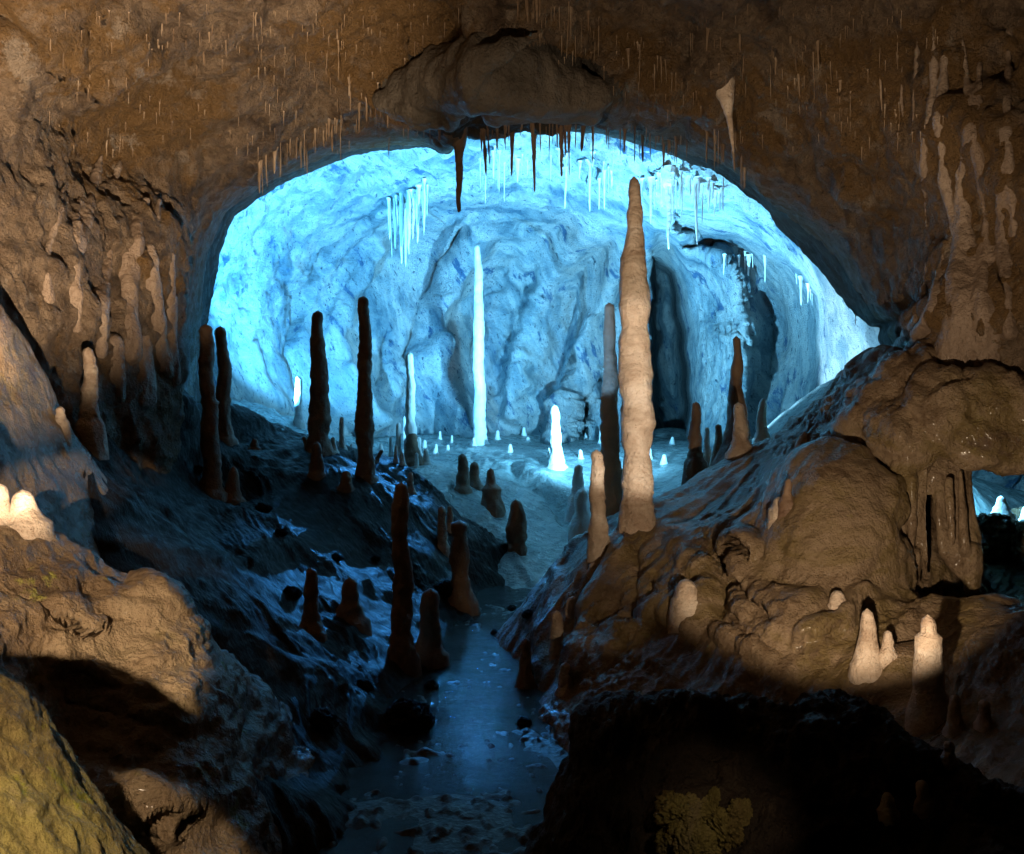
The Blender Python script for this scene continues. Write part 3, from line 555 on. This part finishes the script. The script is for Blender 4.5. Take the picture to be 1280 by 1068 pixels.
spire('stalagmite',(926,566),(923,503),22,11,'tan','lit tan stalagmite in front of the tall olive brown one',group=G4,prof=[(0,26),(.3,20),(.6,15),(1,11)])
spire('stalagmite',(906,572),(907,560),14,7,'tan','small tan nub at the foot of the lit tan stalagmite',group=G4)
spire('stalagmite',(953,556),(953,498),16,8,'white','bluish pointed stalagmite on the right crest',group=G4,d=13.5)
spire('stalagmite',(869,578),(869,502),18,10,'dark','dark olive stalagmite between the big pillar and the white stub',group=G4,d=13)
spire('stalagmite',(899,570),(898,530),14,7,'dark','dim teal stalagmite right of the small glowing white stub',group=G4,d=14.5)
spire('stalagmite',(1005,552),(1006,540),12,6,'tan','small tan cone on the upper right slope',group=G4)
spire('stalagmite',(974,636),(974,621),16,9,'tan','low tan nub on the big rounded lobe of the mound',group=G4)
spire('stalagmite',(984,628),(985,598),14,6,'dark','small dark cone beside the low tan nub on the lobe',group=G4)
G5='stubby stalagmites beside the stream'
spire('stalagmite',(695,846),(696,763),18,13,'tan','pale finger stalagmite by the right bank of the stream',group=G5,d=8.6)
spire('stalagmite',(716,790),(715,745),18,14,'tan','short rounded pale stalagmite behind the finger by the right bank',group=G5,d=9)
spire('stalagmite',(657,858),(658,798),20,11,'dark','dim brown stalagmite at the right water edge',group=G5)
spire('stalagmite',(708,864),(708,828),19,14,'tan','small pale stump at the foot of the mound near the stream',group=G5)
spire('stalagmite',(742,715),(742,703),12,8,'tan','tiny tan knob below the slim stalagmite with the swollen foot',group=G5)
spire('stalagmite',(858,750),(858,724),30,20,'tan','low pinkish dome in a fold of the mound',group=G5)
G6='stalagmites on the lower right of the mound'
spire('stalagmite',(1163,890),(1159,768),37,22,'tan','stout pale stalagmite with a stepped shoulder low on the right',group=G6,prof=[(0,37),(.6,32),(.78,31),(.82,18),(1,15)],lump=.06)
spire('stalagmite',(1084,836),(1082,760),36,11,'tan','pale cone spreading into folds left of the stout one',group=G6,prof=[(0,40),(.2,33),(.45,25),(.75,20),(1,11)],lump=.09,flare=.1)
spire('stalagmite',(1110,818),(1109,788),17,11,'tan','short pale stub between the pale cone and the stout one',group=G6)
spire('stalagmite',(1195,912),(1195,868),18,12,'tan','dim pale stub just right of the foot of the stout one',group=G6)
spire('stalagmite',(1231,905),(1231,874),16,11,'tan','dim pale stub at far right below the black crevice',group=G6)
spire('stalagmite',(1186,952),(1187,926),16,11,'tan','dim pale nub at the lower end of the lit fold',group=G6)
spire('stalagmite',(1156,1012),(1154,975),19,10,'tan','faint pointed stalagmite in the bottom right darkness',group=G6)
spire('stalagmite',(1111,1014),(1110,990),18,11,'tan','faint rounded stub in the bottom right darkness',group=G6)
spire('stalagmite',(1048,756),(1046,738),18,12,'tan','small rounded knob above the pale cone with folds',group=G6)
G7='stalagmites by the left wall'
spire('stalagmite',(112,532),(112,434),22,13,'tan','wavy pale stalagmite against the left wall, its lower half in shadow',group=G7,lump=.16,wander=.5,d=hit(112,470,['cave_wall','rock_slope','rock_ridge'])[1]-.35)
spire('stalagmite',(32,656),(28,612),32,22,'tan','pale stump on the lit bank at the left edge',group=G7,prof=[(0,40),(.4,30),(1,20)],lump=.05)
spire('stalagmite',(-4,652),(-2,604),28,18,'tan','pale stump cut off by the left edge of the photo',group=G7,lump=.05)
spire('stalagmite',(76,528),(75,508),12,8,'tan','small nub at the lower end of the lit ridge by the left wall',group=G7)
spire('stalagmite',(1253,648),(1253,620),20,8,'white','white cone seen through the small window at the right',group='stalagmites beyond the right window',d=12.6)
spire('stalagmite',(1284,650),(1283,632),14,7,'white','white stub at the right edge seen through the small window',group='stalagmites beyond the right window',d=12.6)

# big stalactites
def tite(top_, tip, wb, wt, mat, label, surf=('cave_wall',), group='large stalactites', off=.0, d=None, **k):
    if d is None:
        h = hit(top_[0], top_[1], list(surf)); d = h[1]-off if h is not None else 12.
    return spire('stalactite', top_, tip, wb, wt, mat, label, 'stalactite', group, d=d, down=True, ext=k.pop('ext', .35), **k)
tite((574,182),(573,266),12,5,'dark','longest dark stalactite hanging from the left end of the rim fringe',d=12.9)
tite((667,160),(668,240),7,2,'dark','thin dark stalactite reaching lowest in the middle of the rim fringe',d=13)
tite((702,160),(702,221),7,2,'dark','dark stalactite right of the lowest one in the rim fringe',d=13)
tite((640,165),(640,221),6,2,'dark','dark stalactite left of the lowest one in the rim fringe',d=13)
tite((901,84),(919,192),30,2,'tan','crooked tan stalactite with a broad root on the upper right ceiling',d=10.2,prof=[(0,30),(.3,20),(.55,9),(1,2.5)],off=.2)
tite((836,232),(836,312),10,2,'white','long white icicle stalactite right of the big pillar tip',surf=('back_chamber_wall',),off=.5,lump=.05)
for k,(x,y0,y1,w) in enumerate([(494,255,312,6),(502,250,330,7),(511,246,318,7),(487,258,300,5),(522,240,305,6),(530,236,292,5),(507,262,334,5),(516,250,300,6)]):
    tite((x,y0),(x,y1),w,1.5,'white','white spear in the icicle curtain on the upper left blue wall',surf=('back_chamber_wall',),off=.15,group='icicle curtain on the blue wall',lump=.05,ext=.5,flare=0,prof=[(0,w*.7),(.2,w),(1,1.5)])

# soda straws: a few shapes, copied
def straw_mesh(i):
    r_ = np.random.default_rng(i); seg, n = 7, 9
    t = np.linspace(0, 1, n); rad = (1-.62*t**.8)*(1+.16*r_.normal(size=n)); rad[-1] = .1; rad[0] *= 1.7; rad[1] *= 1.15
    an = np.linspace(0, 2*math.pi, seg, endpoint=False); cx = np.cumsum(r_.normal(size=n))*.10
    P = np.stack([cx[:, None]+rad[:, None]*np.cos(an), rad[:, None]*np.sin(an), -t[:, None]+0*an], -1)
    return P.reshape(-1, 3), grid_faces(n, seg, True)
SM = {}
def straw(p, length, rad, mat, label, group):
    i = int(rng.integers(6)); key = (i, mat)
    if key not in SM:
        V, Q = straw_mesh(i); o = link_mesh('soda_straw', V, Q, M[mat]); SM[key] = o
    else:
        o = SM[key].copy(); COL.objects.link(o)
    o.location = p; o.scale = (rad, rad, length); o.rotation_euler = (rng.normal()*.025, rng.normal()*.025, rng.uniform(0, 6.28))
    setp(o, label, 'stalactite', group)
def row(pl, n, lens, w, surf, mat, label, group, jit=6, off=0.):
    pl = np.asarray(pl, float); sg = np.hypot(*np.diff(pl, axis=0).T); cum = np.r_[0, np.cumsum(sg)]
    for k in range(n):
        t = rng.uniform(0, cum[-1]); x = np.interp(t, cum, pl[:, 0]); y = np.interp(t, cum, pl[:, 1])+rng.normal()*jit
        h = hit(x, y, list(surf))
        if h is None: continue
        d = h[1]-off; l = rng.uniform(*lens)*(.55+.9*rng.random()**2); p = at(x, y, d); L = l*d/F
        straw((p[0], p[1], p[2]+.06), L+.06, w*d/F/2*(.55+1.5*rng.random()**2.2), mat, label, group)
CW, BW = ('cave_wall',), ('back_chamber_wall',)
row([(640,2),(745,14)],12,(18,45),3.2,CW,'straw','soda straw in the small fringe at the top middle edge','straws at the top middle edge',4)
row([(700,30),(780,60),(860,110)],22,(14,36),2.6,CW,'straw','soda straw in the slanting band right of the ceiling boulder','straws in the slanting ceiling band',14)
row([(850,35),(960,60),(1060,75)],16,(14,36),2.6,CW,'straw','soda straw on the upper right ceiling above the crooked stalactite','straws on the upper right ceiling',12)
row([(985,80),(1050,110),(1125,150)],12,(18,46),2.6,CW,'straw','brown soda straw left of the right wall drapery','straws left of the right wall drapery',16)
row([(325,205),(360,185),(400,160),(430,150)],28,(18,46),3.2,CW,'straw','soda straw hanging over the dark gap at the upper left rim','straws over the upper left rim',5)
row([(205,60),(260,55),(300,40),(330,20)],9,(12,32),2.4,CW,'straw','soda straw on the left ceiling above the curved ledge','straws on the left ceiling',14)
row([(420,50),(440,110),(470,150),(560,150)],16,(14,38),2.4,CW,'straw','soda straw left of the hanging ceiling boulder','straws left of the ceiling boulder',10)
row([(582,172),(620,156),(680,152),(745,156)],34,(16,52),4,CW,'dark','dark straw in the fringe hanging from the top rim of the opening','straws of the top rim fringe',4)
row([(750,155),(800,165),(860,185)],22,(12,34),3,CW,'dark','short straw on the upper right rim behind the big pillar tip','straws of the upper right rim',4)
row([(862,150),(900,175),(935,205)],14,(18,48),3,CW,'straw','straw beside the dark hole in the upper right ceiling','straws beside the ceiling hole',10)
row([(1000,325),(1040,372),(1082,410)],20,(10,32),3.4,CW,'dark','short straw on the lower right rim of the opening','straws of the lower right rim',3)
row([(480,258),(510,246),(536,232)],14,(30,62),3.4,BW,'white','thin white straw between the spears of the icicle curtain','straws of the icicle curtain',5,.2)
row([(790,232),(850,225),(905,240)],44,(18,52),3.2,BW,'white','white straw in the row right of the big pillar tip','white straws right of the pillar tip',5,.4)
row([(600,200),(680,195),(770,215)],38,(14,44),2.8,BW,'white','white straw high on the blue roof below the rim fringe','white straws high on the blue roof',8,.3)
row([(905,318),(960,322),(1000,348),(1018,368)],16,(10,28),3,BW,'white','white straw along the edge of the shaded recess','white straws along the recess edge',3,.3)
row([(1222,600),(1262,606),(1278,600)],7,(10,34),3,('hanging_flowstone',),'dark','dark straw under the hanging flowstone in the right window','straws under the hanging flowstone',3)
# the many tiny straws too small to tell apart
V, Q, nb = [], [], 0
for k in range(420):
    x, y = rng.uniform(60, 1180), rng.uniform(5, 190); h = hit(x, y, CW)
    if h is None: continue
    v, q = straw_mesh(int(rng.integers(6))); d = h[1]; L = rng.uniform(6, 20)*d/F; r = .8*d/F
    V.append(v*[r, r, L]+h+[0, 0, .02]); Q.append(q+nb); nb += len(v)
setp(link_mesh('tiny_soda_straws', np.concatenate(V), np.concatenate(Q), M['straw']), 'countless tiny soda straws bristling over the brown ceiling', 'stalactites', kind='stuff')

# loose rocks
def boulder(c, rad, mat, label, seed, amp=.25, squash=.8, cat='rock', rough=.1):
    n, m = 90, 140
    a = np.linspace(0, math.pi, n)[:, None]; b = np.linspace(0, 2*math.pi, m, endpoint=False)[None]
    U = np.stack([np.sin(a)*np.cos(b), np.sin(a)*np.sin(b), np.cos(a)+0*b], -1)
    P = U*(1+amp*fbm(U, 1.1, 3, off=seed)+rough*ridged(U, 3.5, 5, .68, off=seed))[..., None]*np.array([1, 1, squash])*rad
    o = link_mesh('boulder', P.reshape(-1, 3), grid_faces(n, m, True)[:, ::-1], M[mat]); o.location = c
    return setp(o, label, cat)
def rest(px, py, rad, *a, **k):
    h = hit(px, py, FLOORS); return boulder((h[0], h[1], h[2]+rad*.35), rad, *a, **k)
rest(512, 908, .17, 'slope', 'black rounded rock at the left water edge', 3)
rest(560, 742, .14, 'slope', 'small black rock beside the squat stalagmite at the far end of the stream', 4)
for k, (x, y, r) in enumerate([(330,640,.09),(352,668,.06),(246,590,.07),(420,700,.07),(470,700,.05),(365,745,.08),(455,860,.07),(405,905,.09),(660,770,.06),(640,762,.05),(618,792,.04),(655,905,.05),(540,860,.06)]):
    o = rest(x, y, r, 'slope', 'small dark loose stone on the wet ground around the stream', 50+k*2, .4, .7); o['group'] = 'loose stones around the stream'; o.name = 'stone'
rest(1235, 690, .42, 'mound', 'dark boulder below the small window at the right', 5)
for k, (x, y, r) in enumerate([(858,1018,.085),(905,1040,.075),(868,1056,.07),(925,1018,.04),(836,1052,.05),(890,1000,.035)]):  # ochre rocks on the dark lip stand in for flakes catching light
    h = hit(x, y, FLOORS); o = boulder((h[0], h[1], h[2]+r*.1), r, 'yellow', 'small craggy ochre rock in the dim lit patch at the bottom edge', 20+k*3, .35, .55, rough=.22); o['group'] = 'craggy ochre rocks at the bottom edge'; o.name = 'craggy_rock'; o.rotation_euler = (k*.7, k*.4, k*1.3)

# ---------------------------------------------------------------- unseen lamps: cave floods among the rocks, plus added spots, some in open air
def rel(a, az, el, L=5.):
    az, el = math.radians(az), math.radians(el)
    return (a[0]+L*math.sin(az)*math.cos(el), a[1]+L*math.cos(az)*math.cos(el), a[2]+L*math.sin(el))
lamp('unseen_lamp', ground(2.2, 16.5, 1.0), 16000, PALE, .06, aim=(.8, 23, 9.5), angle=136, blend=1.)
lamp('unseen_lamp', ground(2.2, 16.5, 1.0), 4500, (.36, .72, 1.0), .06, aim=(6.1, 17, 4.2), angle=44, blend=.6)  # extra spot added to brighten the wall at the opening's right end
a = ground(-5.3, 18.6, .4); lamp('unseen_lamp', a, 6500, BLUE, .08, aim=rel(a, 22, 44), angle=108, blend=.5)
lamp('unseen_lamp', (6.2, 13, 2.4), 2400, PALE, aim=(8.2, 15, 1.0), angle=140)
a = (-.9, 23, 6.2); lamp('unseen_lamp', a, 5500, DEEP, .05, aim=(-1.9, 11.8, 1.0), angle=14, blend=.9)  # added lamp in mid-air, rakes blue streaks over the left slope
lamp('unseen_lamp', a, 4200, DEEP, .05, aim=(-.3, 9, 0), angle=9, blend=.9)  # another added mid-air spot, puts blue glints on the stream
lamp('unseen_lamp', (-.6, 8.5, 1.2), 260, (.36, .70, 1.0), .04, aim=(1.3, 11.6, 3.9), angle=22, blend=.3)  # added lamp over the stream, lights the pale pillar's upper half
a = (-1.5, 3.5, 1.2); lamp('unseen_lamp', a, 5400, WARM, .03, aim=rel(a, -27, 40), angle=54, blend=.7)
a = (.3, 3.0, 1.5); lamp('unseen_lamp', a, 950, WARM, .05, aim=rel(a, 16, 45), angle=74, blend=.8)
a = (1.5, 3.8, 1.4); lamp('unseen_lamp', a, 520, WARM, .025, aim=rel(a, 17, 13), angle=60, blend=.35)
a = (1.73, 3.4, 1.6); lamp('unseen_lamp', a, 1500, (1.0, .84, .66), .03, aim=(1.3, 10, 2.9), angle=21, blend=.4)  # separate spot added for the big tan pillar
lamp('unseen_lamp', a, 170, WARM, .025, aim=rel(a, -11, -8), angle=13, blend=.6)  # small spot added for the finger stalagmites by the stream
a = (-1.8, .8, 2.6); lamp('unseen_lamp', a, 1700, WARM, .03, aim=rel(a, -17, -23), angle=32.5, blend=.12)
lamp('unseen_lamp', a, 90, WARM, .03, aim=rel(a, -16.5, -8.5), angle=7, blend=.5)  # small spot added for the stumps on the bank
lamp('unseen_lamp', a, 2500, WARM, .03, aim=rel(a, -16, -5.2), angle=6, blend=.5)  # narrow spot added for the bright band on the left slope
a = (-1.2, .6, 3.2); lamp('unseen_lamp', a, 620, WARM, .03, aim=rel(a, -12, -41), angle=19, blend=.2)
a = (.9, 2.2, 1.9); lamp('unseen_lamp', a, 18, WARM, .02, aim=at(880, 1035, 3.6), angle=26, blend=1.)  # dim spot added for the ochre rocks on the lip
